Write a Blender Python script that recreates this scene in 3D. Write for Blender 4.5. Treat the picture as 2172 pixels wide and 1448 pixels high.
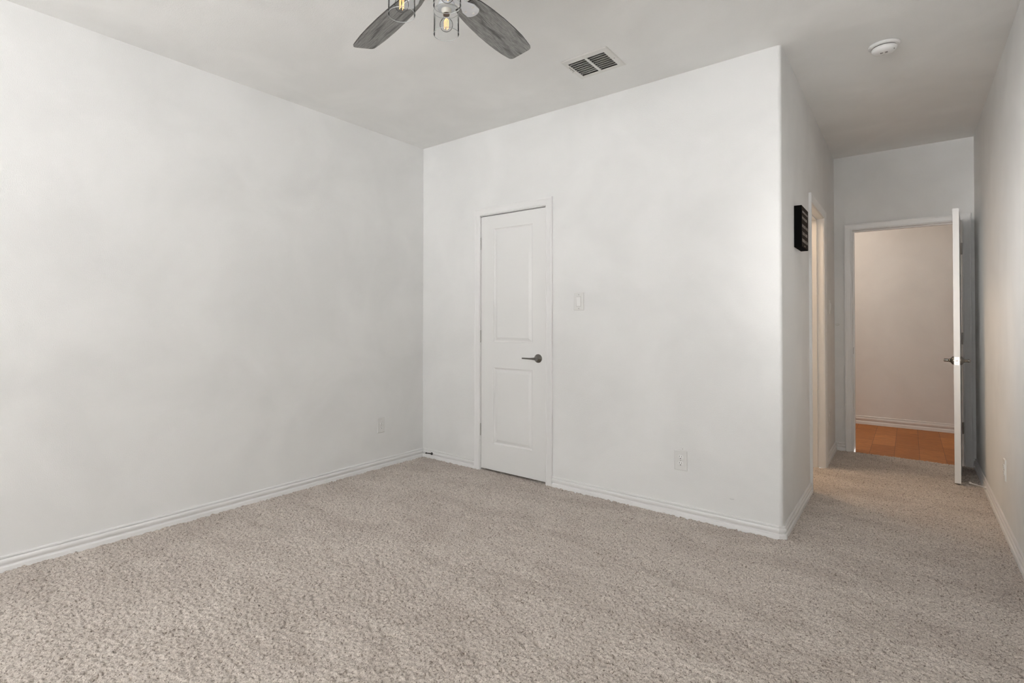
import bpy, math, random
import numpy as np
from mathutils import Vector, Matrix

for o in list(bpy.data.objects):
    bpy.data.objects.remove(o)
S = bpy.context.scene
C = S.collection
R = math.radians
PI = math.pi

# ------------------------------------------------------------------ camera
cam_data = bpy.data.cameras.new('camera')
cam = bpy.data.objects.new('camera', cam_data)
C.objects.link(cam)
r_ = Vector((0.76125, 0.648455, 0.001987)); u_ = Vector((0.005695, -0.00975, 0.999936)); f_ = Vector((-0.648434, 0.76119, 0.011116))
cam.matrix_world = Matrix(((r_.x, u_.x, -f_.x, 3.30207), (r_.y, u_.y, -f_.y, -3.37218), (r_.z, u_.z, -f_.z, 1.19788), (0, 0, 0, 1)))
cam_data.sensor_width = 36.0
cam_data.lens = 1118.631 / 2172 * 36.0
cam_data.shift_x = 110.876 / 2172
cam_data.shift_y = -54.937 / 2172
cam_data.clip_start = 0.02
S.camera = cam

# ------------------------------------------------------------------ world, light, exposure
S.view_settings.view_transform = 'Standard'
S.view_settings.look = 'None'
S.view_settings.gamma = 1.0
S.view_settings.exposure = 0.0
S.view_settings.use_curve_mapping = False
world = bpy.data.worlds.new('world')
S.world = world
world.use_nodes = True
wn = world.node_tree.nodes
wl = world.node_tree.links                   # overcast sky above, stronger light added below the horizon to lift the ceiling
wc = wn.new('ShaderNodeTexCoord'); wx = wn.new('ShaderNodeSeparateXYZ'); wl.new(wc.outputs['Generated'], wx.inputs[0])
wr = wn.new('ShaderNodeMapRange'); wl.new(wx.outputs['Z'], wr.inputs['Value'])
for k_, v_ in (('From Min', -0.08), ('From Max', 0.08), ('To Min', 13.6), ('To Max', 6.4)):
    wr.inputs[k_].default_value = v_
wl.new(wr.outputs[0], wn['Background'].inputs['Strength'])
wn['Background'].inputs['Color'].default_value = (0.985, 0.985, 0.99, 1)


def area(name, loc, rot, sx, sy, power, col):
    d = bpy.data.lights.new(name, 'AREA')
    d.shape = 'RECTANGLE'; d.size = sx; d.size_y = sy; d.energy = power; d.color = col
    o = bpy.data.objects.new(name, d); o.location = loc; o.rotation_euler = rot
    C.objects.link(o)
    return o


def point(name, loc, power, col, rad=0.08):
    d = bpy.data.lights.new(name, 'POINT')
    d.energy = power; d.color = col; d.shadow_soft_size = rad
    o = bpy.data.objects.new(name, d); o.location = loc
    C.objects.link(o)
    return o


YR = -5.80                                  # rear wall (behind the camera); daylight from the sky enters its windows
WIN = [(0.95, 2.10, 0.75, 2.35), (2.30, 3.50, 0.75, 2.35)]
hall_fill = area('hall_fill_light', (1.50, -4.50, 1.65), (R(88), 0, R(-25.5)), 0.7, 0.7, 5.6, (1.0, 0.985, 0.96))   # unseen fill light added to brighten the entry hall
hall_fill.data.spread = R(24)
point('hall_lamp_light', (2.05, 3.55, 2.40), 20, (1.0, 0.85, 0.72), 0.10)
point('bath_lamp_light', (2.0, 1.55, 2.45), 25, (1.0, 0.72, 0.48), 0.10)

# ------------------------------------------------------------------ dimensions
H = 2.74
W1 = 2.768          # x of the hall side wall
W2 = 3.7185         # x of the right wall
L = 2.706           # y of the end wall
T = 0.12            # wall thickness
YC = 4.52           # far corridor wall

# ------------------------------------------------------------------ materials
def mat(name, col, rough=0.6, metal=0.0, **kw):
    m = bpy.data.materials.new(name); m.use_nodes = True
    b = m.node_tree.nodes['Principled BSDF']
    b.inputs['Base Color'].default_value = (*col, 1)
    b.inputs['Roughness'].default_value = rough
    b.inputs['Metallic'].default_value = metal
    for k, v in kw.items():
        b.inputs[k].default_value = v
    return m


def nodes(m):
    return m.node_tree.nodes, m.node_tree.links, m.node_tree.nodes['Principled BSDF']


def coords(m):
    n, l, b = nodes(m)
    t = n.new('ShaderNodeNewGeometry')
    return t.outputs['Position']


def noise(m, vec, scale, detail=2.0, rough=0.5, dist=0.0):
    n, l, b = nodes(m)
    t = n.new('ShaderNodeTexNoise')
    t.inputs['Scale'].default_value = scale; t.inputs['Detail'].default_value = detail
    t.inputs['Roughness'].default_value = rough; t.inputs['Distortion'].default_value = dist
    l.new(vec, t.inputs['Vector'])
    return t.outputs['Fac']


def ramp(m, fac, stops):
    n, l, b = nodes(m)
    t = n.new('ShaderNodeValToRGB')
    e = t.color_ramp.elements
    while len(e) < len(stops):
        e.new(0.5)
    for i, (p, c) in enumerate(stops):
        e[i].position = p
        e[i].color = (*c, 1) if len(c) == 3 else c
    l.new(fac, t.inputs['Fac'])
    return t.outputs['Color']


def mixc(m, fac, a, b_, mode='MIX'):
    n, l, b = nodes(m)
    t = n.new('ShaderNodeMix'); t.data_type = 'RGBA'; t.blend_type = mode
    for s, v in ((t.inputs['Factor'], fac), (t.inputs['A'], a), (t.inputs['B'], b_)):
        if isinstance(v, (int, float)):
            s.default_value = v
        elif isinstance(v, tuple):
            s.default_value = (*v, 1)
        else:
            l.new(v, s)
    return t.outputs['Result']


def bump(m, height, strength, dist):
    n, l, b = nodes(m)
    t = n.new('ShaderNodeBump')
    t.inputs['Strength'].default_value = strength; t.inputs['Distance'].default_value = dist
    l.new(height, t.inputs['Height'])
    l.new(t.outputs['Normal'], b.inputs['Normal'])


def wall_paint(name, col, tex=0.35, patch=0.03):
    m = mat(name, col, 0.75)
    n, l, b = nodes(m)
    p = coords(m)
    big = noise(m, p, 1.7, 3, 0.55, 0.4)
    c0 = tuple(x * (1 - patch) for x in col); c1 = tuple(min(1, x * (1 + patch)) for x in col)
    l.new(ramp(m, big, [(0.38, c0), (0.62, c1)]), b.inputs['Base Color'])
    bump(m, noise(m, p, 210, 3, 0.6), tex, 0.0030)
    return m


M_wall = wall_paint('wall_paint', (0.85, 0.847, 0.835), 0.40)
M_ceil = wall_paint('ceiling_paint', (0.90, 0.897, 0.88), 0.45)
M_trim = mat('trim_paint', (0.87, 0.865, 0.855), 0.38)
M_door = mat('door_paint', (0.85, 0.845, 0.83), 0.42)
nd = nodes(M_door); pv = nd[0].new('ShaderNodeMapping'); nd[1].new(coords(M_door), pv.inputs['Vector']); pv.inputs['Scale'].default_value = (9, 9, 1)
bump(M_door, noise(M_door, pv.outputs[0], 24, 3, 0.6), 0.10, 0.0008)
M_plastic = mat('white_plastic', (0.87, 0.865, 0.85), 0.32)
M_plate = mat('painted_plate', (0.79, 0.785, 0.765), 0.4)
M_slot = mat('dark_slot', (0.02, 0.018, 0.016), 0.6)
M_nickel = mat('satin_nickel', (0.22, 0.21, 0.195), 0.10, 1.0)
M_hinge = mat('hinge_metal', (0.42, 0.40, 0.38), 0.35, 0.9)
M_hinge2 = mat('painted_hinge', (0.55, 0.54, 0.52), 0.4, 0.4)
M_steel = mat('latch_steel', (0.80, 0.79, 0.77), 0.28, 0.7)
M_spring = mat('dark_spring', (0.10, 0.095, 0.09), 0.35, 0.8)
M_vent = mat('vent_enamel', (0.78, 0.77, 0.735), 0.4)
M_slat = mat('vent_slat', (0.78, 0.77, 0.735), 0.5)
M_duct = mat('vent_duct', (0.035, 0.032, 0.028), 0.8)
M_black = mat('sign_black', (0.003, 0.003, 0.003), 0.9, **{'Specular IOR Level': 0.1})
M_sign = mat('sign_face', (0.022, 0.014, 0.009), 0.8, **{'Specular IOR Level': 0.15})
M_ink = mat('sign_ink', (0.34, 0.30, 0.265), 0.6)
M_white = mat('fan_white', (0.86, 0.88, 0.91), 0.25)
M_edge = mat('blade_edge', (0.035, 0.034, 0.032), 0.5)
M_rubber = mat('white_rubber', (0.85, 0.83, 0.80), 0.5)
M_tile = mat('tile', (0.55, 0.48, 0.40), 0.4)
def thin_glass():
    m = bpy.data.materials.new('clear_glass'); m.use_nodes = True
    n = m.node_tree.nodes; l = m.node_tree.links; n.clear()
    out = n.new('ShaderNodeOutputMaterial'); mx = n.new('ShaderNodeMixShader')
    tr = n.new('ShaderNodeBsdfTransparent'); tr.inputs[0].default_value = (0.945, 0.952, 0.955, 1)
    gl = n.new('ShaderNodeBsdfGlossy'); gl.inputs['Roughness'].default_value = 0.04
    lw = n.new('ShaderNodeLayerWeight'); lw.inputs['Blend'].default_value = 0.07
    l.new(lw.outputs['Fresnel'], mx.inputs[0]); l.new(tr.outputs[0], mx.inputs[1]); l.new(gl.outputs[0], mx.inputs[2])
    l.new(mx.outputs[0], out.inputs['Surface'])
    return m
M_glass = thin_glass()
M_rim = mat('glass_rim', (0.42, 0.44, 0.44), 0.08)
M_ceramic = mat('socket_ceramic', (0.80, 0.76, 0.68), 0.4)
M_collar = mat('socket_collar', (0.12, 0.09, 0.07), 0.5)
M_fil = bpy.data.materials.new('glowing_filament'); M_fil.use_nodes = True
fb = M_fil.node_tree.nodes['Principled BSDF']
fb.inputs['Base Color'].default_value = (0.9, 0.5, 0.2, 1)
fb.inputs['Emission Color'].default_value = (1.0, 0.50, 0.17, 1)
fb.inputs['Emission Strength'].default_value = 2.0

# carpet
M_carpet = mat('carpet', (0.40, 0.34, 0.30), 0.95)
def carpet():
    m = M_carpet
    n, l, b = nodes(m)
    p = coords(m)
    fine = noise(m, p, 260, 2, 0.6)
    tuft_shade = noise(m, p, 120, 2, 0.6)
    c = ramp(m, fine, [(0.32, (0.38, 0.33, 0.29)), (0.50, (0.62, 0.555, 0.495)), (0.68, (0.78, 0.71, 0.645))])
    t = ramp(m, tuft_shade, [(0.34, (0.30, 0.26, 0.23)), (0.45, (1, 1, 1))])  # dark flecks paint the shade between tufts into the colour
    c = mixc(m, 0.85, c, t, 'MULTIPLY')
    mp = n.new('ShaderNodeMapping'); mp.inputs['Rotation'].default_value = (0, 0, R(35)); mp.inputs['Scale'].default_value = (1.0, 2.2, 1.0)
    l.new(p, mp.inputs['Vector'])
    nap = noise(m, mp.outputs[0], 1.9, 4, 0.6, 0.8)
    g = ramp(m, nap, [(0.36, (0.90, 0.885, 0.875)), (0.60, (1.06, 1.06, 1.06))])
    c = mixc(m, 1.0, c, g, 'MULTIPLY')
    l.new(c, b.inputs['Base Color'])
    b.inputs['Sheen Weight'].default_value = 0.15
    bump(m, noise(m, p, 340, 3, 0.7), 0.55, 0.003)
carpet()

# wood plank floor of the corridor
M_wood = mat('wood_floor', (0.3, 0.12, 0.05), 0.45, **{'Specular IOR Level': 0.22})
def woodfloor():
    m = M_wood
    n, l, b = nodes(m)
    p = coords(m)
    mp = n.new('ShaderNodeMapping'); mp.inputs['Rotation'].default_value = (0, 0, R(90)); mp.inputs['Location'].default_value = (0.2, 3.144 + 0.176 * 40, 0)
    l.new(p, mp.inputs['Vector'])
    br = n.new('ShaderNodeTexBrick')
    br.inputs['Scale'].default_value = 1.0
    br.inputs['Brick Width'].default_value = 0.62; br.inputs['Row Height'].default_value = 0.176
    br.inputs['Mortar Size'].default_value = 0.0016; br.inputs['Mortar Smooth'].default_value = 0.3
    br.inputs['Bias'].default_value = 0.0
    br.offset = 0.37
    br.inputs['Color1'].default_value = (0.43, 0.155, 0.036, 1); br.inputs['Color2'].default_value = (0.60, 0.245, 0.070, 1)
    br.inputs['Mortar'].default_value = (0.16, 0.06, 0.025, 1)
    l.new(mp.outputs[0], br.inputs['Vector'])
    m2 = n.new('ShaderNodeMapping'); m2.inputs['Scale'].default_value = (2.5, 16, 1); l.new(p, m2.inputs['Vector'])
    g = ramp(m, noise(m, m2.outputs[0], 3.0, 5, 0.65, 1.6), [(0.32, (0.62, 0.56, 0.50)), (0.60, (1.10, 1.10, 1.10))])
    l.new(mixc(m, 0.9, br.outputs['Color'], g, 'MULTIPLY'), b.inputs['Base Color'])
woodfloor()

# weathered grey wood of the fan blades (object coordinates: grain along x)
M_blade = mat('grey_wood', (0.2, 0.2, 0.2), 0.5)
def bladewood():
    m = M_blade
    n, l, b = nodes(m)
    tc = n.new('ShaderNodeTexCoord')
    oi = n.new('ShaderNodeObjectInfo')
    ad = n.new('ShaderNodeVectorMath'); ad.operation = 'ADD'
    l.new(tc.outputs['Object'], ad.inputs[0]); l.new(oi.outputs['Location'], ad.inputs[1])
    sc = n.new('ShaderNodeVectorMath'); sc.operation = 'ADD'
    l.new(ad.outputs[0], sc.inputs[0]); l.new(oi.outputs['Random'], sc.inputs[1])
    def mp(s):
        t = n.new('ShaderNodeMapping'); t.inputs['Scale'].default_value = s; l.new(sc.outputs[0], t.inputs['Vector']); return t.outputs[0]
    fine = ramp(m, noise(m, mp((6, 120, 6)), 3.0, 5, 0.7, 0.5), [(0.32, (0.14, 0.14, 0.137)), (0.5, (0.31, 0.31, 0.303)), (0.70, (0.50, 0.50, 0.49))])
    blot = ramp(m, noise(m, mp((3, 26, 6)), 1.9, 3, 0.6, 0.15), [(0.34, (0.34, 0.34, 0.34)), (0.50, (1.0, 1.0, 1.0))])
    l.new(mixc(m, 0.9, fine, blot, 'MULTIPLY'), b.inputs['Base Color'])
bladewood()


# ------------------------------------------------------------------ mesh helpers
class MB:
    def __init__(s):
        s.v = []; s.f = []; s.m = []; s.mi = 0

    def add(s, vs, fs):
        o = len(s.v); s.v += [tuple(v) for v in vs]
        s.f += [tuple(i + o for i in f) for f in fs]; s.m += [s.mi] * len(fs)
        return s

    def box(s, x0, x1, y0, y1, z0, z1):
        vs = [(x, y, z) for z in (z0, z1) for x, y in ((x0, y0), (x1, y0), (x1, y1), (x0, y1))]
        return s.add(vs, [(3, 2, 1, 0), (4, 5, 6, 7), (0, 1, 5, 4), (1, 2, 6, 5), (2, 3, 7, 6), (3, 0, 4, 7)])

    def prism(s, poly, z0, z1):             # poly counter-clockwise seen from above
        n = len(poly)
        vs = [(x, y, z0) for x, y in poly] + [(x, y, z1) for x, y in poly]
        fs = [tuple(reversed(range(n))), tuple(range(n, 2 * n))] + [(i, (i + 1) % n, n + (i + 1) % n, n + i) for i in range(n)]
        return s.add(vs, fs)

    def rings(s, rs, cap0=True, cap1=True, closed=True):
        n = len(rs[0]); o = len(s.v); fs = []
        vs = [p for r in rs for p in r]
        for k in range(len(rs) - 1):
            for i in range(n if closed else n - 1):
                j = (i + 1) % n
                fs.append((k * n + i, k * n + j, (k + 1) * n + j, (k + 1) * n + i))
        if cap0: fs.append(tuple(reversed(range(n))))
        if cap1: fs.append(tuple(range((len(rs) - 1) * n, len(rs) * n)))
        return s.add(vs, fs)

    def lathe(s, prof, org=(0, 0, 0), ax=(0, 0, 1), seg=32, cap0=True, cap1=True):   # prof: (radius, height)
        a = Vector(ax).normalized()
        e = Vector((0, 0, 1)) if abs(a.z) < 0.9 else Vector((1, 0, 0))
        x = a.cross(e).normalized(); y = a.cross(x)
        rs = [[Vector(org) + a * h + (x * math.cos(2 * PI * i / seg) + y * math.sin(2 * PI * i / seg)) * r for i in range(seg)] for r, h in prof]
        return s.rings(rs, cap0, cap1)

    def tube(s, pts, rad, seg=12):
        pts = [Vector(p) for p in pts]
        if not hasattr(rad, '__len__'): rad = [rad] * len(pts)
        rs = []; x = None
        for i, p in enumerate(pts):
            d = (pts[min(i + 1, len(pts) - 1)] - pts[max(i - 1, 0)]).normalized()
            if x is None:
                e = Vector((0, 0, 1)) if abs(d.z) < 0.9 else Vector((1, 0, 0))
                x = d.cross(e).normalized()
            x = (x - d * x.dot(d)).normalized(); y = d.cross(x)
            rs.append([p + (x * math.cos(2 * PI * k / seg) + y * math.sin(2 * PI * k / seg)) * rad[i] for k in range(seg)])
        return s.rings(rs)

    def build(s, name, mats, parent=None, smooth=None, bevel=0, loc=None, rot=None, kind=None):
        me = bpy.data.meshes.new(name)
        me.from_pydata([tuple(v) for v in s.v], [], s.f)
        if not isinstance(mats, (list, tuple)): mats = [mats]
        for m in mats: me.materials.append(m)
        for p, i in zip(me.polygons, s.m): p.material_index = i
        me.update()
        import bmesh
        bm = bmesh.new(); bm.from_mesh(me); bmesh.ops.recalc_face_normals(bm, faces=bm.faces); bm.to_mesh(me); bm.free()
        if smooth is not None:
            for p in me.polygons: p.use_smooth = True
            me.set_sharp_from_angle(angle=R(smooth))
        o = bpy.data.objects.new(name, me); C.objects.link(o)
        if parent: o.parent = parent
        if loc: o.location = loc
        if rot: o.rotation_euler = rot
        if bevel:
            b = o.modifiers.new('bevel', 'BEVEL'); b.width = bevel; b.segments = 2; b.limit_method = 'ANGLE'; b.angle_limit = R(40)
        if kind: o['kind'] = kind
        return o


def thing(name, label, cat, loc=(0, 0, 0), rotz=0, group=None):
    o = bpy.data.objects.new(name, None); C.objects.link(o)
    o.empty_display_size = 0.1
    o.location = loc; o.rotation_euler = (0, 0, rotz)
    o['label'] = label; o['category'] = cat
    if group: o['group'] = group
    return o


def tag(o, label, cat, kind=None, group=None):
    o['label'] = label; o['category'] = cat
    if kind: o['kind'] = kind
    if group: o['group'] = group
    return o


def copy_tree(o, parent=None):
    c = o.copy(); C.objects.link(c); c.parent = parent
    for ch in list(o.children): copy_tree(ch, c)
    return c


def struct(mb, name, m, label, cat, **k):
    return tag(mb.build(name, m, **k), label, cat, 'structure')


def arc(cx, cy, r, a0, a1, n=8):
    return [(cx + r * math.cos(R(a0 + (a1 - a0) * i / n)), cy + r * math.sin(R(a0 + (a1 - a0) * i / n))) for i in range(n + 1)]


# ------------------------------------------------------------------ the shell
CL0, CL1, CLH = 0.656, 1.262, 2.052         # closet door opening
SD0, SD1, SDH = 1.105, 1.868, 2.050         # doorway in the hall side wall
ED0, ED1, EDH = 2.906, 3.638, 2.046         # doorway in the end wall
X0 = -T
b = MB()
b.box(X0, 0, YR - T, T + 0.7, -0.02, H)
struct(b, 'wall_left', M_wall, 'long plain off-white wall on the left with faint orange-peel texture', 'wall')
b = MB()
b.box(0, CL0, 0, T, -0.02, H).box(CL0, CL1, 0, T, CLH, H)
b.prism([(CL1, 0)] + arc(W1 - 0.02, 0.02, 0.02, -90, 0) + [(W1, T), (CL1, T)], -0.02, H)
struct(b, 'wall_back', M_wall, 'off-white wall holding the narrow closet door, ending in a rounded corner', 'wall', smooth=30)
b = MB()
b.box(W1 - T, W1, T, SD0, -0.02, H).box(W1 - T, W1, SD0, SD1, SDH, H).box(W1 - T, W1, SD1, L, -0.02, H)
struct(b, 'wall_inner', M_wall, 'shaded wall of the short entry hall with a cased doorway', 'wall')
b = MB()
b.box(W1 - T, ED0, L, L + T, -0.02, H).box(ED0, ED1, L, L + T, EDH, H).box(ED1, W2 + T, L, L + T, -0.02, H)
struct(b, 'wall_end', M_wall, 'end wall of the entry hall around the open doorway', 'wall')
b = MB()
b.box(W2, W2 + T, YR - T, L, -0.02, H)
struct(b, 'wall_right', M_wall, 'off-white wall along the right edge with a low outlet', 'wall')
b = MB()
xs = [0] + [v for w in WIN for v in w[:2]] + [W2]
for i in range(0, len(xs), 2): b.box(xs[i], xs[i + 1], YR - T, YR, -0.02, H)
for a, c, z0, z1 in WIN: b.box(a, c, YR - T, YR, -0.02, z0).box(a, c, YR - T, YR, z1, H)
struct(b, 'wall_rear', M_wall, 'off-white wall behind the viewer with two windows', 'wall')
b = MB()
VX0, VX1, VY0, VY1 = 1.8755 - 0.128, 1.8755 + 0.118, -0.4735 - 0.098, -0.4735 + 0.115
b.box(X0, VX0, YR - T, YC + T, H, H + 0.1).box(VX1, 5.6, YR - T, YC + T, H, H + 0.1)
b.box(VX0, VX1, YR - T, VY0, H, H + 0.1).box(VX0, VX1, VY1, YC + T, H, H + 0.1)
struct(b, 'ceiling', M_ceil, 'smooth off-white ceiling above the bedroom and entry hall', 'ceiling')
# closet, bathroom and corridor shells
b = MB()
b.box(X0, W1 - T, T + 0.65, T + 0.75, -0.02, H)
struct(b, 'wall_closet', M_wall, 'wall inside the closet behind the narrow door', 'wall')
b = MB()
b.box(0.7, 0.8, T + 0.75, L + T, -0.02, H).box(0.8, W1 - T, L, L + T, -0.02, H)
struct(b, 'wall_bath', M_wall, 'walls of the side room off the entry hall', 'wall')
b = MB()
b.box(1.3, 5.5, YC, YC + T, -0.03, H)
struct(b, 'wall_corridor', M_wall, 'beige lit corridor wall seen through the open end doorway', 'wall')
b = MB()
b.box(1.2, 1.3, L + T, YC + T, -0.03, H).box(5.5, 5.6, L + T, YC + T, -0.03, H).box(W2 + T, 5.5, L, L + T, -0.03, H)
struct(b, 'wall_corridor_side', M_wall, 'side walls closing the corridor beyond the end doorway', 'wall')
b = MB()
b.box(1.2, 5.6, L, YC + T, -0.06, -0.010)
struct(b, 'floor_corridor', M_wood, 'orange-brown wood plank floor beyond the end doorway', 'floor')
b = MB()
b.box(0.7, W1 - 0.10, T + 0.75, L, -0.06, -0.004)
struct(b, 'floor_bath', M_tile, 'tile floor of the side room off the entry hall', 'floor')

# windows behind the viewer
for k, (a, c, z0, z1) in enumerate(WIN):
    b = MB(); w = 0.05
    b.box(a, a + w, YR - 0.09, YR - 0.03, z0, z1).box(c - w, c, YR - 0.09, YR - 0.03, z0, z1)
    b.box(a + w, c - w, YR - 0.09, YR - 0.03, z0, z0 + w).box(a + w, c - w, YR - 0.09, YR - 0.03, z1 - w, z1)
    zm = (z0 + z1) / 2
    b.box(a + w, c - w, YR - 0.08, YR - 0.04, zm - 0.02, zm + 0.02)
    o = b.build('window_%d' % (k + 1), M_trim)
    tag(o, 'white framed sash window behind the viewer, %s of the two' % ('left-hand' if k else 'right-hand'), 'window', 'structure')
    MB().box(a - 0.03, c + 0.03, YR + 0.001, YR + 0.05, z0 - 0.03, z0 - 0.002).build('window_sill', M_trim, o)

# ------------------------------------------------------------------ carpet: real pile relief as a height field
def carpet_mesh():
    st = 0.0042
    rng = np.random.default_rng(7)
    x0, x1, y0, y1 = 0.0, W2, -3.40, L + 0.006
    nx = int(round((x1 - x0) / st)) + 1; ny = int(round((y1 - y0) / st)) + 1
    fx = np.fft.fftfreq(nx)[None, :]; fy = np.fft.fftfreq(ny)[:, None]
    f2 = fx ** 2 + fy ** 2
    def g(sig, sx=1.0, sy=1.0):
        w = np.fft.fft2(rng.standard_normal((ny, nx)))
        a = np.real(np.fft.ifft2(w * np.exp(-2 * PI ** 2 * sig ** 2 * ((fx * sx) ** 2 + (fy * sy) ** 2))))
        return a / a.std()
    h = 0.0019 * g(0.85) + 0.0009 * g(1.7) + 0.0004 * g(7) + 0.0004 * g(40)
    pits = np.clip(g(1.15) - 0.80, 0, 2)
    h = h - 0.0068 * pits + 0.0008
    X = x0 + np.arange(nx) * (x1 - x0) / (nx - 1); Y = y0 + np.arange(ny) * (y1 - y0) / (ny - 1)
    jx = rng.uniform(-.3, .3, (ny, nx)) * st; jy = rng.uniform(-.3, .3, (ny, nx)) * st
    jx[:, 0] = jx[:, -1] = 0; jy[0] = jy[-1] = 0
    XX, YY = np.meshgrid(X, Y)
    # keep cells of the L-shaped room (plus a little into the door openings)
    cx = (XX[:-1, :-1] + XX[1:, 1:]) / 2; cy = (YY[:-1, :-1] + YY[1:, 1:]) / 2
    keep = (cy < 0.004) | (cx > W1 - 0.004) | ((cx > CL0) & (cx < CL1) & (cy < 0.12)) | ((cx > W1 - T) & (cy > SD0) & (cy < SD1))
    idx = np.arange(nx * ny).reshape(ny, nx)
    q = np.stack([idx[:-1, :-1], idx[:-1, 1:], idx[1:, 1:], idx[1:, :-1]], -1)[keep]
    used = np.zeros(nx * ny, bool); used[q.ravel()] = True
    remap = np.cumsum(used) - 1
    V = np.stack([XX + jx, YY + jy, h], -1).reshape(-1, 3)[used]
    q = remap[q]
    # flat carpet behind the viewer, the same object
    n0 = len(V)
    V = np.concatenate([V, np.array([[0, YR, 0], [W2, YR, 0], [W2, y0 + st, 0], [0, y0 + st, 0]])])
    q = np.concatenate([q, np.array([[n0, n0 + 1, n0 + 2, n0 + 3]])])
    me = bpy.data.meshes.new('floor')
    me.vertices.add(len(V)); me.vertices.foreach_set('co', V.astype(np.float32).ravel())
    me.loops.add(q.size); me.loops.foreach_set('vertex_index', q.astype(np.int32).ravel())
    me.polygons.add(len(q)); me.polygons.foreach_set('loop_start', np.arange(0, q.size, 4, dtype=np.int32))
    me.polygons.foreach_set('use_smooth', np.ones(len(q), bool))
    me.update(); me.validate()
    me.materials.append(M_carpet)
    o = bpy.data.objects.new('floor', me); C.objects.link(o)
    tag(o, 'beige cut-pile carpet covering the bedroom and entry hall', 'carpet', 'structure')
carpet_mesh()
b = MB()
b.box(0.0, W1 - T, T, T + 0.65, -0.03, -0.008)
struct(b, 'floor_closet', M_carpet, 'carpet inside the dark closet', 'floor')

# ------------------------------------------------------------------ profile sweep along a plan path (baseboards, casings)
BASE = [(0, -0.012), (0.0155, -0.012), (0.0155, 0.016), (0.0145, 0.0215), (0.0110, 0.0245), (0.0068, 0.0265), (0.0062, 0.0300), (0.0085, 0.0345),
        (0.0128, 0.0400), (0.0142, 0.0465), (0.0142, 0.0520), (0.0125, 0.0575), (0.0100, 0.0605), (0.0035, 0.0615), (0.0035, 0.0640), (0.0085, 0.0648),
        (0.0085, 0.0715), (0.0055, 0.0745), (0, 0.0750)]


def sweep(mb, path, prof, closed=False):    # plan path, profile offset to the RIGHT of travel
    P = [Vector(p) for p in path]; rs = []
    for i, p in enumerate(P):
        d0 = (p - P[i - 1]).normalized() if i else (P[1] - p).normalized()
        d1 = (P[i + 1] - p).normalized() if i < len(P) - 1 else d0
        n0 = Vector((d0.y, -d0.x)); n1 = Vector((d1.y, -d1.x))
        n = (n0 + n1).normalized(); k = 1 / max(0.3, n.dot(n0))
        rs.append([(p.x + n.x * k * t, p.y + n.y * k * t, z) for t, z in prof])
    return mb.rings(rs)


CW = 0.057                                   # casing width
def baseboard(name, label, paths):
    b = MB()
    for p in paths: sweep(b, p, BASE)
    return struct(b, name, M_trim, label, 'baseboard', smooth=28)


baseboard('baseboard_left', 'white moulded baseboard along the long left wall', [[(0, YR), (0, 0)]])
baseboard('baseboard_back', 'white moulded baseboard under the closet wall, mitred round the corner',
          [[(0.0155, 0), (CL0 - CW - 0.004, 0)], [(CL1 + CW + 0.004, 0), (W1 - 0.022, 0), (W1, 0.022), (W1, SD0 - CW - 0.004)]])
baseboard('baseboard_hall', 'short white baseboard between the hall doorway and the end wall',
          [[(W1, SD1 + CW + 0.004), (W1, L), (ED0 - CW - 0.004, L)]])
baseboard('baseboard_right', 'white moulded baseboard along the right wall', [[(ED1 + CW + 0.006, L), (W2, L), (W2, YR)]])
b = MB(); sweep(b, [(1.3, YC), (5.5, YC)], [(t, z * 1.25 - 0.010 + 0.004) for t, z in BASE])
struct(b, 'baseboard_corridor', M_trim, 'white baseboard of the corridor wall above the wood floor', 'baseboard', smooth=28)

# casing profile: (distance from the inner edge, projection)
CAS = [(0.0, 0.0), (0.0, 0.0085), (0.003, 0.0105), (0.008, 0.0105), (0.011, 0.0085), (0.016, 0.0095), (0.030, 0.0130), (0.042, 0.0150),
       (0.046, 0.0172), (0.054, 0.0172), (0.057, 0.0150), (0.057, 0.0)]


def casing(mb, u0, u1, zt, place, rv=0.004, prof=CAS, zb=-0.012):
    """three-sided mitred frame round an opening u0..u1 up to zt; place(u, out, z) gives the point"""
    rs = []
    a, c, t = u0 - rv, u1 + rv, zt + rv
    rs.append([place(a - d, o, zb) for d, o in prof])
    rs.append([place(a - d, o, t + d) for d, o in prof])
    rs.append([place(c + d, o, t + d) for d, o in prof])
    rs.append([place(c + d, o, zb) for d, o in prof])
    mb.rings(rs)


def jambs(mb, u0, u1, zt, place, dep, th=0.018, stop=None):
    def bx(ua, ub, ya, yb, za, zb):
        c = [place(u, o, z) for z in (za, zb) for u, o in ((ua, ya), (ub, ya), (ub, yb), (ua, yb))]
        mb.add(c, [(3, 2, 1, 0), (4, 5, 6, 7), (0, 1, 5, 4), (1, 2, 6, 5), (2, 3, 7, 6), (3, 0, 4, 7)])
    e = 0.002
    # the jamb lines the wall opening; out = 0 is the near wall face, -dep the far one
    bx(u0 - 0.001, u0 + 0.0005, -dep - e, e, -0.012, zt)
    bx(u1 - 0.0005, u1 + 0.001, -dep - e, e, -0.012, zt)
    bx(u0, u1, -dep - e, e, zt - 0.0005, zt + 0.001)
    if stop:
        s0, s1 = stop
        bx(u0 + 0.0005, u0 + 0.011, -s1, -s0, -0.010, zt - 0.0005)
        bx(u1 - 0.011, u1 - 0.0005, -s1, -s0, -0.010, zt - 0.0005)
        bx(u0 + 0.011, u1 - 0.011, -s1, -s0, zt - 0.011, zt - 0.0005)


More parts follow.
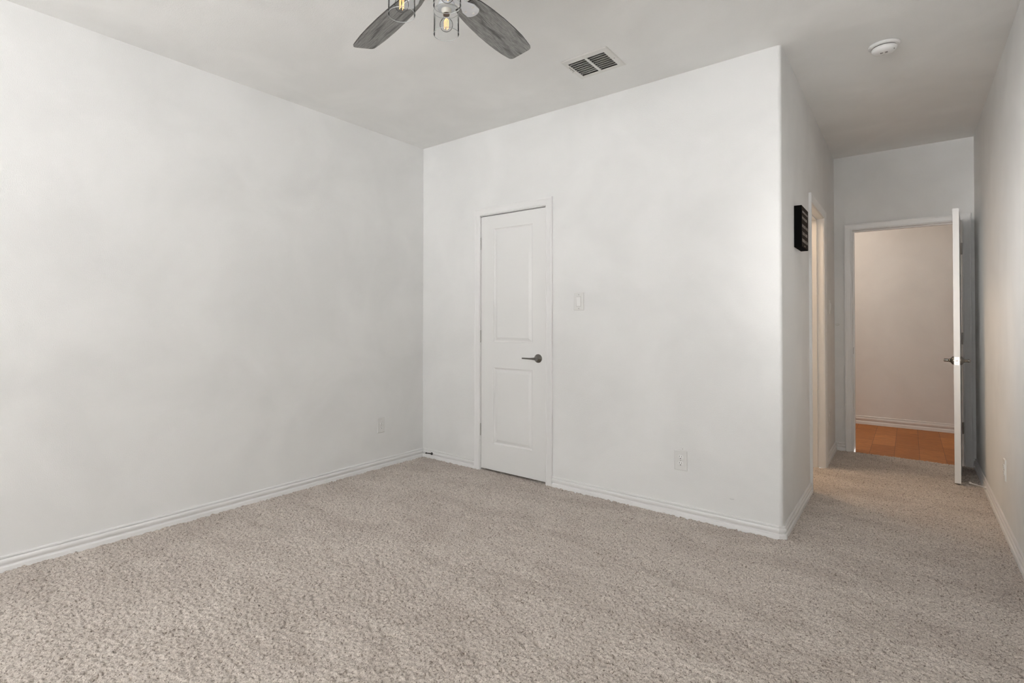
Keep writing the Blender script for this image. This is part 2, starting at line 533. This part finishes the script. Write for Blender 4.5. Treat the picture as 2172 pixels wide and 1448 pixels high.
pb = lambda u, o, z: (u, -o, z)              # back wall, facing -y
ps = lambda u, o, z: (W1 + o, u, z)          # hall side wall, facing +x
pe = lambda u, o, z: (u, L - o, z)           # end wall, facing -y
pe2 = lambda u, o, z: (u, L + T + o, z)
b = MB(); casing(b, CL0, CL1, CLH, pb); jambs(b, CL0, CL1, CLH, pb, T, stop=(0.040, 0.075))
struct(b, 'trim_1', M_trim, 'white mitred door casing round the closet door', 'door casing', smooth=28)
b = MB(); casing(b, SD0, SD1, SDH, ps); jambs(b, SD0, SD1, SDH, ps, T, stop=(0.045, 0.080))
struct(b, 'trim_2', M_trim, 'white casing of the side doorway beside the dark sign', 'door casing', smooth=28)
b = MB(); casing(b, ED0, ED1, EDH, pe); jambs(b, ED0, ED1, EDH, pe, T, stop=(0.040, 0.075)); casing(b, ED0, ED1, EDH, pe2)
t3 = struct(b, 'trim_3', M_trim, 'white casing round the end doorway with the open door', 'door casing', smooth=28)
o = MB().box(ED0 + 0.0005, ED0 + 0.003, L + 0.004, L + 0.034, 0.905, 0.965).build('strike_plate', M_hinge, t3)

# ------------------------------------------------------------------ panel doors
def leaf_face(mb, w, h, panels, y, sgn, z0=0.0):
    """front face of a moulded two-panel door: flat field with sunk and raised panels; sgn -1 faces -y"""
    us = sorted({0, w} | {p[0] for p in panels} | {p[1] for p in panels})
    zs = sorted({0, h} | {p[2] for p in panels} | {p[3] for p in panels})
    for i in range(len(us) - 1):
        for j in range(len(zs) - 1):
            if any(abs(us[i] - p[0]) < 1e-6 and abs(us[i + 1] - p[1]) < 1e-6 and zs[j] >= p[2] - 1e-6 and zs[j + 1] <= p[3] + 1e-6 for p in panels):
                continue
            mb.add([(us[i], y, z0 + zs[j]), (us[i + 1], y, z0 + zs[j]), (us[i + 1], y, z0 + zs[j + 1]), (us[i], y, z0 + zs[j + 1])], [(0, 1, 2, 3)])
    for (a, c, e, g) in panels:
        steps = [(0, 0), (0.003, 0.0050), (0.010, 0.0090), (0.013, 0.0095), (0.016, 0.0090), (0.034, 0.0022), (0.036, 0.0012)]
        rs = []
        for ins, dep in steps:
            yy = y - sgn * dep
            rs.append([(a + ins, yy, z0 + e + ins), (c - ins, yy, z0 + e + ins), (c - ins, yy, z0 + g - ins), (a + ins, yy, z0 + g - ins)])
        mb.rings(rs, cap0=False, cap1=True)


def door_leaf(w, h, th, panels):
    mb = MB()
    leaf_face(mb, w, h, panels, 0.0, -1)
    leaf_face(mb, w, h, panels, th, 1)
    for q in ([(0, 0, 0), (0, th, 0), (0, th, h), (0, 0, h)], [(w, 0, 0), (w, th, 0), (w, th, h), (w, 0, h)],
              [(0, 0, 0), (w, 0, 0), (w, th, 0), (0, th, 0)], [(0, 0, h), (w, 0, h), (w, th, h), (0, th, h)]):
        mb.add(q, [(0, 1, 2, 3)])
    return mb


def lever(parent, u, z, y, out, dirx):
    """lever set on the face at y, standing off towards out (-1 = -y), bar towards dirx"""
    mb = MB()
    s = out
    mb.lathe([(0.0325, 0.0), (0.0325, 0.004), (0.030, 0.009), (0.024, 0.014), (0.015, 0.020), (0.0115, 0.028), (0.0105, 0.046), (0.011, 0.052), (0.009, 0.056)],
             (u, y, z), (0, s, 0), 36)
    r = mb.build('lever_handle', M_nickel, parent, smooth=40)
    m2 = MB()
    yy = y + s * 0.047
    m2.tube([(u + dirx * 0.000, yy, z), (u + dirx * 0.016, yy + s * 0.001, z - 0.0005), (u + dirx * 0.045, yy + s * 0.002, z - 0.001), (u + dirx * 0.115, yy - s * 0.004, z - 0.0015)],
            [0.0105, 0.0085, 0.0062, 0.0055], 14)
    m2.build('lever_bar', M_nickel, r, smooth=40)
    return r


def hinge(parent, u, y, z, m=None):
    mb = MB()
    hh = 0.045
    mb.lathe([(0.0030, -hh - 0.004), (0.0058, -hh - 0.002), (0.0058, hh + 0.002), (0.0030, hh + 0.005)], (u, y, z), (0, 0, 1), 14)
    for k in range(1, 5):
        zz = z - hh + k * 0.018
        mb.lathe([(0.0063, -0.0006), (0.0063, 0.0006)], (u, y, zz), (0, 0, 1), 14)
    return mb.build('hinge', m or M_hinge, parent, smooth=40)


# closet door (closed)
cw = 0.600; ch = 2.026
d1 = door_leaf(cw, ch, 0.035, [(0.124, 0.489, 0.209, 0.814), (0.124, 0.489, 1.017, 1.919)]).build('door_1', M_door, loc=(CL0 + 0.0025, 0.002, 0.018))
tag(d1, 'narrow closed white two-panel closet door with lever handle', 'door', 'structure')
lever(d1, 0.539, 0.905, 0.0, -1, -1)['label'] = 'dark polished metal lever on a round rose'
for z in (1.812, 1.060, 0.308): hinge(d1, -0.0035, -0.006, z, M_hinge2)
# hall door (open 86 degrees, hinged on the right jamb)
dw = 0.728; dh = 2.028
d2 = door_leaf(dw, dh, 0.0345, [(0.125, dw - 0.125, 0.209, 0.814), (0.125, dw - 0.125, 1.017, 1.919)])
# local u runs from the hinge; when shut the leaf points to -x
for i, v in enumerate(d2.v): d2.v[i] = (-v[0], v[1], v[2])
d2 = d2.build('door_2', M_door, loc=(ED1 - 0.003, L + 0.0005 - 0.012, 0.014), rot=(0, 0, R(86.2)))
tag(d2, 'white panel door standing open into the hall, seen edge-on', 'door', 'structure')
lever(d2, -(dw - 0.062), 0.900, 0.0, -1, 1)
lever(d2, -(dw - 0.062), 0.900, 0.0345, 1, 1)
for z in (1.800, 1.050, 0.305): hinge(d2, 0.0035, -0.005, z)
mb = MB(); x = -dw - 0.0012
mb.box(x, x + 0.0015, 0.0045, 0.0300, 0.900 - 0.0285, 0.900 + 0.0285)
lp = mb.build('latch_plate', M_steel, d2); lp['label'] = 'bright steel latch plate in the door edge'
MB().add([(x - 0.004, 0.010, 0.893), (x - 0.004, 0.0245, 0.893), (x - 0.004, 0.0245, 0.909), (x - 0.004, 0.010, 0.909),
          (x + 0.001, 0.010, 0.892), (x + 0.001, 0.0245, 0.892), (x + 0.001, 0.0245, 0.909), (x + 0.001, 0.010, 0.909)],
         [(0, 1, 2, 3), (7, 6, 5, 4), (0, 4, 5, 1), (1, 5, 6, 2), (2, 6, 7, 3), (3, 7, 4, 0)]).build('latch_bolt', M_hinge, lp)
for zz in (0.880, 0.920):
    MB().lathe([(0.0035, 0), (0.0030, 0.0008)], (x, 0.0172, zz), (-1, 0, 0), 12).build('screw', M_hinge, lp)

# ------------------------------------------------------------------ wall plates (local: x right, z up, face towards -y)
def plate_mesh(w, h, t=0.006):
    mb = MB(); e = 0.004
    rs = [[(-w / 2, 0, -h / 2), (w / 2, 0, -h / 2), (w / 2, 0, h / 2), (-w / 2, 0, h / 2)],
          [(-w / 2, -0.0015, -h / 2), (w / 2, -0.0015, -h / 2), (w / 2, -0.0015, h / 2), (-w / 2, -0.0015, h / 2)],
          [(-w / 2 + e, -t, -h / 2 + e), (w / 2 - e, -t, -h / 2 + e), (w / 2 - e, -t, h / 2 - e), (-w / 2 + e, -t, h / 2 - e)]]
    return mb.rings(rs)


def screw(parent, x, z, y=-0.006, r=0.003):
    return MB().lathe([(r, 0), (r * 0.8, 0.001)], (x, y, z), (0, -1, 0), 14).build('screw', M_hinge, parent)


def outlet(label, loc, rotz):
    t = thing('wall_outlet', label, 'outlet', loc, rotz, 'duplex outlets on the walls')
    plate_mesh(0.078, 0.122).build('cover_plate', M_plate, t, bevel=0.0006)
    for s in (1, -1):
        zc = s * 0.0195
        mb = MB()
        pts = [(0.0165 * math.cos(a), max(-0.0135, min(0.0135, 0.0172 * math.sin(a)))) for a in [2 * PI * i / 40 for i in range(40)]]
        mb.rings([[(x, -0.0058, zc + z) for x, z in pts], [(x, -0.0078, zc + z) for x, z in pts], [(x * .94, -0.0084, zc + z * .94) for x, z in pts]])
        r = mb.build('receptacle', M_plastic, t, smooth=40)
        MB().box(-0.0076, -0.0052, -0.0087, -0.0080, zc + 0.0015, zc + 0.0095).build('slot', M_slot, r)
        MB().box(0.0052, 0.0072, -0.0087, -0.0080, zc + 0.0020, zc + 0.0085).build('slot', M_slot, r)
        MB().lathe([(0.0028, 0), (0.0028, 0.0007)], (0, -0.0080, zc - 0.0065), (0, -1, 0), 14).build('ground_hole', M_slot, r)
    screw(t, 0, 0)
    return t


def switch(label, loc, rotz):
    t = thing('light_switch', label, 'light switch', loc, rotz)
    plate_mesh(0.079, 0.125).build('cover_plate', M_plate, t, bevel=0.0006)
    MB().box(-0.0175, 0.0175, -0.0064, -0.0055, -0.0345, 0.0345).build('rocker_gap', M_hinge, t)
    mb = MB(); w, h = 0.0160, 0.0330
    mb.rings([[(-w, -0.006, -h), (w, -0.006, -h), (w, -0.006, h), (-w, -0.006, h)],
              [(-w, -0.0078, -h), (w, -0.0078, -h), (w, -0.0098, h), (-w, -0.0098, h)]])
    mb.build('rocker', M_plastic, t, bevel=0.0006)
    screw(t, 0, 0.0485); screw(t, 0, -0.0485)
    return t


outlet('white duplex outlet low on the closet wall, right of the closet door', (2.2255, 0, 0.3440), 0)
outlet('off-white duplex outlet low on the left wall near the corner', (0, -0.4895, 0.3465), R(90))
outlet('duplex outlet low on the right wall, nearest the picture edge', (W2, 0.972, 0.3530), R(-90))
outlet('duplex outlet low on the hall side wall beyond the side doorway', (W1, 2.226, 0.3660), R(90))
switch('white rocker light switch on the closet wall, right of the closet door', (1.5335, 0, 1.3395), 0)
switch('light switch seen edge-on at the far end of the hall side wall', (W1, 2.312, 1.3330), R(90))
mb = MB()
pts = [(0.018 * math.cos(2 * PI * i / 28), 0.0115 * math.sin(2 * PI * i / 28)) for i in range(28)]
mb.rings([[(x, 0, z) for x, z in pts], [(x, -0.004, z) for x, z in pts], [(x * .8, -0.006, z * .8) for x, z in pts], [(x * .6, -0.0045, z * .6) for x, z in pts]])
o = mb.build('door_bumper', M_plate, loc=(2.7895, L, 1.176), smooth=40)
tag(o, 'small oval off-white bumper on the wall left of the end doorway', 'door bumper')

wb = bpy.data.objects['wall_back']
M_scuff = mat('wall_scuff', (0.78, 0.775, 0.76), 0.7)
mb = MB()
mb.rings([[(2.512 + 0.014 * math.cos(a), 0, 0.170 + 0.006 * math.sin(a)) for a in [2 * PI * i / 20 for i in range(20)]],
          [(2.512 + 0.011 * math.cos(a), -0.0006, 0.170 + 0.004 * math.sin(a)) for a in [2 * PI * i / 20 for i in range(20)]]])
mb.build('scuff_mark', M_scuff, wb, smooth=40)
MB().lathe([(0.0022, 0), (0.0018, 0.0005)], (2.236, 0, 0.415), (0, -1, 0), 10).build('nail_hole', M_hinge, wb)

# ------------------------------------------------------------------ door stops on the baseboards
def doorstop(label, loc, dirv, ln, ms, mtip, helix=True):
    t = thing('door_stop', label, 'door stop', loc)
    d = Vector(dirv).normalized()
    MB().lathe([(0.0125, 0), (0.0125, 0.003), (0.0100, 0.006), (0.0075, 0.012), (0.0040, 0.013)], (0, 0, 0), d, 20).build('base', ms, t, smooth=40)
    a = d.cross(Vector((0, 0, 1))).normalized(); c = d.cross(a)
    pts = []
    n = 26
    for i in range(n * 10 + 1):
        s = i / (n * 10); rr = 0.0046 - 0.0018 * s
        th = 2 * PI * i / 10
        pts.append(d * (0.010 + s * (ln - 0.020)) + a * math.cos(th) * rr + c * math.sin(th) * rr)
    MB().tube(pts, 0.0011, 6).build('spring', ms, t, smooth=60)
    MB().lathe([(0.003, ln - 0.012), (0.0062, ln - 0.011), (0.0068, ln - 0.004), (0.0055, ln), (0.002, ln + 0.001)], (0, 0, 0), d, 18).build('tip', mtip, t, smooth=50)
    return t


doorstop('dark spring door stop on the baseboard in the far left corner', (0.125, -0.0130, 0.0440), (-0.02, -1, 0.26), 0.078, M_spring, M_spring)
doorstop('spring door stop with white tip on the right baseboard behind the open door', (W2 - 0.0130, 1.820, 0.0450), (-1, -0.02, 0.24), 0.088, M_steel, M_rubber)

# ------------------------------------------------------------------ box sign on the hall side wall
sx = 0.040; y0, y1, z0, z1 = 0.417, 0.684, 1.658, 1.912
sg = MB().box(W1, W1 + sx, y0, y1, z0, z1).build('wall_sign', M_black, bevel=0.001)
tag(sg, 'square black box sign with lines of white lettering on the hall wall', 'wall sign')
MB().box(W1 + sx, W1 + sx + 0.0008, y0 + 0.003, y1 - 0.003, z0 + 0.003, z1 - 0.003).build('sign_face', M_sign, sg)
rng = random.Random(5)
mb = MB(); xx0, xx1 = W1 + sx + 0.0008, W1 + sx + 0.0014
def stroke(ya, yb, za, zb): mb.box(xx0, xx1, ya, yb, za, zb)
for zc, hh, ys, ye in ((1.876, 0.012, y0 + 0.025, y1 - 0.02), (1.838, 0.016, y0 + 0.012, y1 - 0.045), (1.789, 0.018, y0 + 0.012, y1 - 0.015), (1.744, 0.018, y0 + 0.020, y1 - 0.040), (1.700, 0.019, y0 + 0.012, y1 - 0.012), (1.671, 0.007, y0 + 0.10, y0 + 0.16)):
    y = ys
    while y < ye - 0.012:
        w = min(hh * rng.uniform(0.5, 0.8), ye - y); th = hh * 0.17
        k = rng.randrange(5)
        stroke(y, y + th, zc - hh / 2, zc + hh / 2 * (1.35 if k == 0 else 1))
        if k in (1, 2): stroke(y + th, y + w, zc + hh / 2 - th, zc + hh / 2)
        if k in (1, 3): stroke(y + th, y + w, zc - hh / 2, zc - hh / 2 + th)
        if k in (2, 4): stroke(y + w - th, y + w, zc - hh / 2, zc + hh / 2 - (th if k == 2 else 0))
        if k in (0, 4, 3): stroke(y + th, y + w - (th if k == 4 else 0), zc - th / 2, zc + th / 2)
        y += w + hh * (0.22 if rng.random() < 0.8 else 0.7)
mb.build('lettering', M_ink, sg)

# ------------------------------------------------------------------ smoke detector
sd = thing('smoke_detector', 'round white smoke detector on the hall ceiling', 'smoke detector', (3.205, 0.372, H))
MB().lathe([(0.066, 0), (0.071, -0.003), (0.071, -0.010), (0.066, -0.015), (0.056, -0.016)], seg=48).build('mounting_base', M_plastic, sd, smooth=35)
MB().lathe([(0.0540, -0.016), (0.0540, -0.020)], seg=48).build('shadow_gap', M_slot, sd, smooth=35)
MB().lathe([(0.0555, -0.0195), (0.0575, -0.022), (0.0565, -0.032), (0.0500, -0.041), (0.036, -0.047), (0.012, -0.049)], seg=48).build('detector_body', M_plastic, sd, smooth=60)
MB().lathe([(0.0065, -0.0486), (0.0055, -0.0505)], org=(-0.004, 0.012, 0), seg=16).build('test_button', M_plate, sd)
mb = MB()
for k in range(3):
    for s in (-1, 1):
        mb.box(s * 0.010 - 0.006, s * 0.010 + 0.006, -0.004 - k * 0.006, -0.0022 - k * 0.006, -0.0494, -0.0470)
mb.build('sounder_slots', M_slot, sd)
MB().lathe([(0.0022, -0.040), (0.0018, -0.044)], org=(0.044, -0.020, 0), seg=10).build('indicator', M_slot, sd)

# ------------------------------------------------------------------ ceiling vent
vt = thing('ceiling_vent', 'white two-section louvred air vent in the ceiling', 'ceiling vent', (1.8755, -0.4735, H))
hx, hy = 0.1455, 0.138
mb = MB()
B1 = [(-0.120, -0.0115), (0.0035, 0.1105)]; by0, by1 = -0.0910, 0.1085
zf, zb = -0.006, -0.0002
us = [-hx + 0.006] + [v for q in B1 for v in q] + [hx - 0.006]
for i in range(0, len(us), 2): mb.box(us[i], us[i + 1], -hy + 0.006, hy - 0.006, zf, zb)
for a, c in B1: mb.box(a, c, -hy + 0.006, by0, zf, zb).box(a, c, by1, hy - 0.006, zf, zb)
# sloping rim
rr = [[(-hx, -hy, zb), (hx, -hy, zb), (hx, hy, zb), (-hx, hy, zb)], [(-hx, -hy, -0.002), (hx, -hy, -0.002), (hx, hy, -0.002), (-hx, hy, -0.002)],
      [(-hx + 0.006, -hy + 0.006, zf), (hx - 0.006, -hy + 0.006, zf), (hx - 0.006, hy - 0.006, zf), (-hx + 0.006, hy - 0.006, zf)]]
mb.rings(rr, cap0=False, cap1=False)
mb.build('frame', M_vent, vt)
mb = MB()
mb.box(-0.1278, -0.1268, -0.0975, 0.1145, 0.0005, 0.099).box(0.1168, 0.1178, -0.0975, 0.1145, 0.0005, 0.099)
mb.box(-0.1268, 0.1168, -0.0975, -0.0965, 0.0005, 0.099).box(-0.1268, 0.1168, 0.1135, 0.1145, 0.0005, 0.099).box(-0.1278, 0.1178, -0.0975, 0.1145, 0.0990, 0.0998)
mb.build('duct', M_duct, vt)
for a, c in B1:
    for k in range(8):
        yc = by0 + 0.0125 + k * 0.0249
        m = MB(); t0 = 0.0009                # blade leans back: low edge towards the room side, high edge beyond
        ya, yb, za, zb_ = yc - 0.0120, yc - 0.0020, -0.0052, 0.0083
        vs = [(a, ya, za), (c, ya, za), (c, yb, zb_), (a, yb, zb_)]
        m.add(vs + [(x, y, z + t0) for x, y, z in vs], [(0, 1, 2, 3), (7, 6, 5, 4), (0, 4, 5, 1), (1, 5, 6, 2), (2, 6, 7, 3), (3, 7, 4, 0)])
        m.build('louvre', M_slat, vt)
MB().box(-0.1315, -0.1285, -0.055, 0.010, -0.0066, -0.0058).build('damper_slot', M_duct, vt)
MB().tube([(-0.1365, 0.002, -0.0055), (-0.1375, 0.006, -0.011), (-0.139, 0.012, -0.012)], 0.0012, 6).build('damper_lever', M_hinge, vt)
for x, y in ((-0.1375, -0.022), (0.128, 0.010)): MB().lathe([(0.0035, -0.0055), (0.003, -0.0072)], org=(x, y, 0), seg=12).build('screw', M_hinge, vt)

# ------------------------------------------------------------------ ceiling fan
FX, FY = 1.955, -1.905
fan = thing('ceiling_fan', 'white ceiling fan with weathered grey blades and clear glass lights', 'ceiling fan', (FX, FY, H))
MB().lathe([(0.075, 0), (0.075, -0.010), (0.066, -0.045), (0.040, -0.058)], seg=40).build('canopy', M_white, fan, smooth=40)
MB().lathe([(0.014, -0.050), (0.014, -0.105)], seg=20).build('downrod', M_white, fan, smooth=40)
MB().lathe([(0.045, -0.098), (0.095, -0.108), (0.125, -0.130), (0.128, -0.185), (0.110, -0.215), (0.075, -0.228)], seg=48).build('motor_housing', M_white, fan, smooth=40)
ZB = -0.250
prof = [(0.160, 0.046), (0.20, 0.056), (0.27, 0.064), (0.36, 0.0695), (0.45, 0.071), (0.53, 0.0685), (0.59, 0.0625), (0.625, 0.0580)]


def blade_mesh():
    out = []
    def hw(x):
        for (a, p), (c, q) in zip(prof, prof[1:]):
            if x <= c: return p + (q - p) * (x - a) / (c - a)
        return prof[-1][1]
    tip = 0.640; rc = 0.020
    top = [(x, hw(x)) for x in np.linspace(0.160, tip - rc - 0.003, 24)]
    w = hw(tip)
    ct = [(tip - rc + rc * math.sin(a), w - rc + rc * math.cos(a)) for a in [R(8 + 82 * i / 6) for i in range(7)]]
    up = top + ct
    poly = [(x, -y) for x, y in up] + [(x, y) for x, y in reversed(up)]
    mb = MB(); n = len(poly); t = 0.0060
    mb.add([(x, y, -t / 2) for x, y in poly], [tuple(reversed(range(n)))])
    mb.add([(x, y, t / 2) for x, y in poly], [tuple(range(n))])
    mb.mi = 1
    vs = [(x, y, -t / 2) for x, y in poly] + [(x, y, t / 2) for x, y in poly]
    mb.add(vs, [(i, (i + 1) % n, n + (i + 1) % n, n + i) for i in range(n)])
    return mb


bl0 = None
for k in range(5):
    az = 167.5 - 72 * k - (1.1 if k == 0 else 0)
    tilt = 1.2 * math.cos(R(az - 168))       # the hub hangs very slightly out of level
    if bl0 is None:
        bl = blade_mesh().build('fan_blade', [M_blade, M_edge], fan)
        iron = MB()
        iron.prism([(0.075, -0.018), (0.150, -0.016), (0.185, -0.030)] + arc(0.205, 0, 0.034, -62, 62, 12) + [(0.185, 0.030), (0.150, 0.016), (0.075, 0.018)], -0.0085, -0.0035)
        bi = iron.build('blade_iron', M_white, bl, bevel=0.001)
        for sx_, sy_ in ((0.190, 0.018), (0.190, -0.018), (0.222, 0)):
            MB().lathe([(0.005, -0.0085), (0.004, -0.0105)], org=(sx_, sy_, 0), seg=12).build('screw', M_rubber, bl)
        bl0 = bl
    else:
        bl = copy_tree(bl0, fan)
    bl.location = (-0.012 if k == 0 else 0, -0.010 if k == 0 else 0, ZB + 0.004 + (0.012 if k == 0 else -0.012 if k == 1 else 0))
    bl.rotation_euler = (Matrix.Rotation(R(az), 4, 'Z') @ Matrix.Rotation(R(-12), 4, 'X')).to_euler()

MB().lathe([(0.070, -0.222), (0.080, -0.236), (0.080, -0.262), (0.060, -0.280), (0.020, -0.286)], seg=40).build('light_fitter', M_white, fan, smooth=40)
LK = [(-0.0450, -0.1500), (0.0030, 0.0300), (0.1150, -0.0900)]
GX, GY = 1.923, -1.922                       # centre of the light cluster
gp = [(1.8545, -2.0135), (1.8925, -1.8040), (2.0235, -1.9455)]
G0 = None
for k, (gx, gy) in enumerate(gp):
    if G0 is None:
        lh = MB()
        lh.lathe([(0.030, 0.035), (0.034, 0.020), (0.036, 0.004), (0.030, 0.0)], seg=32)
        G0 = lh.build('lamp_holder', M_white, fan, smooth=40)
        R0 = 0.0510
        g = MB()                             # clear jar: closed shoulder, open bottom
        rs = [(0.0150, -0.0005), (R0 - 0.006, -0.0005), (R0 + 0.0005, -0.004), (R0 + 0.0010, -0.008), (R0 - 0.0005, -0.013), (R0 - 0.0005, -0.060), (R0, -0.099)]
        g.lathe(rs, seg=64, cap0=False, cap1=False)
        g.mi = 1
        for rz, rr_ in ((-0.100, 0.0011), (-0.0080, 0.0009)):
            g.lathe([(R0 + rr_ * math.cos(R(q)), rz + rr_ * math.sin(R(q))) for q in range(0, 361, 45)], seg=64, cap0=False, cap1=False)
        g.build('glass_shade', [M_glass, M_rim], G0, smooth=35)
        MB().lathe([(0.020, 0.0), (0.0205, -0.006), (0.017, -0.012), (0.0155, -0.018)], seg=28).build('socket', M_ceramic, G0, smooth=40)
        MB().lathe([(0.0130, -0.018), (0.0130, -0.0235)], seg=24).build('bulb_collar', M_collar, G0)
        bo = MB()
        br = 0.0265; zc = -0.062
        pr = [(0.0115, -0.0236), (0.0125, -0.032)] + [(br * math.sin(a), zc + br * math.cos(a)) for a in [R(38 + 14 * i) for i in range(11)]] + [(0.0005, zc - br)]
        bo.lathe(pr, seg=40, cap0=False, cap1=False)
        bo.build('light_bulb', M_glass, G0, smooth=60)
        fm = MB()
        for q in range(4):
            a = 2 * PI * q / 4 + 0.4
            fm.tube([(0.003 * math.cos(a), 0.003 * math.sin(a), -0.038), (0.0085 * math.cos(a), 0.0085 * math.sin(a), -0.046), (0.0080 * math.cos(a), 0.0080 * math.sin(a), -0.078)], 0.0013, 6)
        fm.build('filament', M_fil, G0)
        lh_o = G0
    else:
        lh_o = copy_tree(G0, fan)
    lh_o.location = (gx - FX, gy - FY, -0.288)
# arms between fitter and holders
for gx, gy in gp:
    dx, dy = gx - FX, gy - FY
    MB().tube([(dx * 0.15, dy * 0.15, -0.270), (dx * 0.7, dy * 0.7, -0.262), (dx, dy, -0.258)], 0.010, 12).build('arm', M_white, fan, smooth=40)
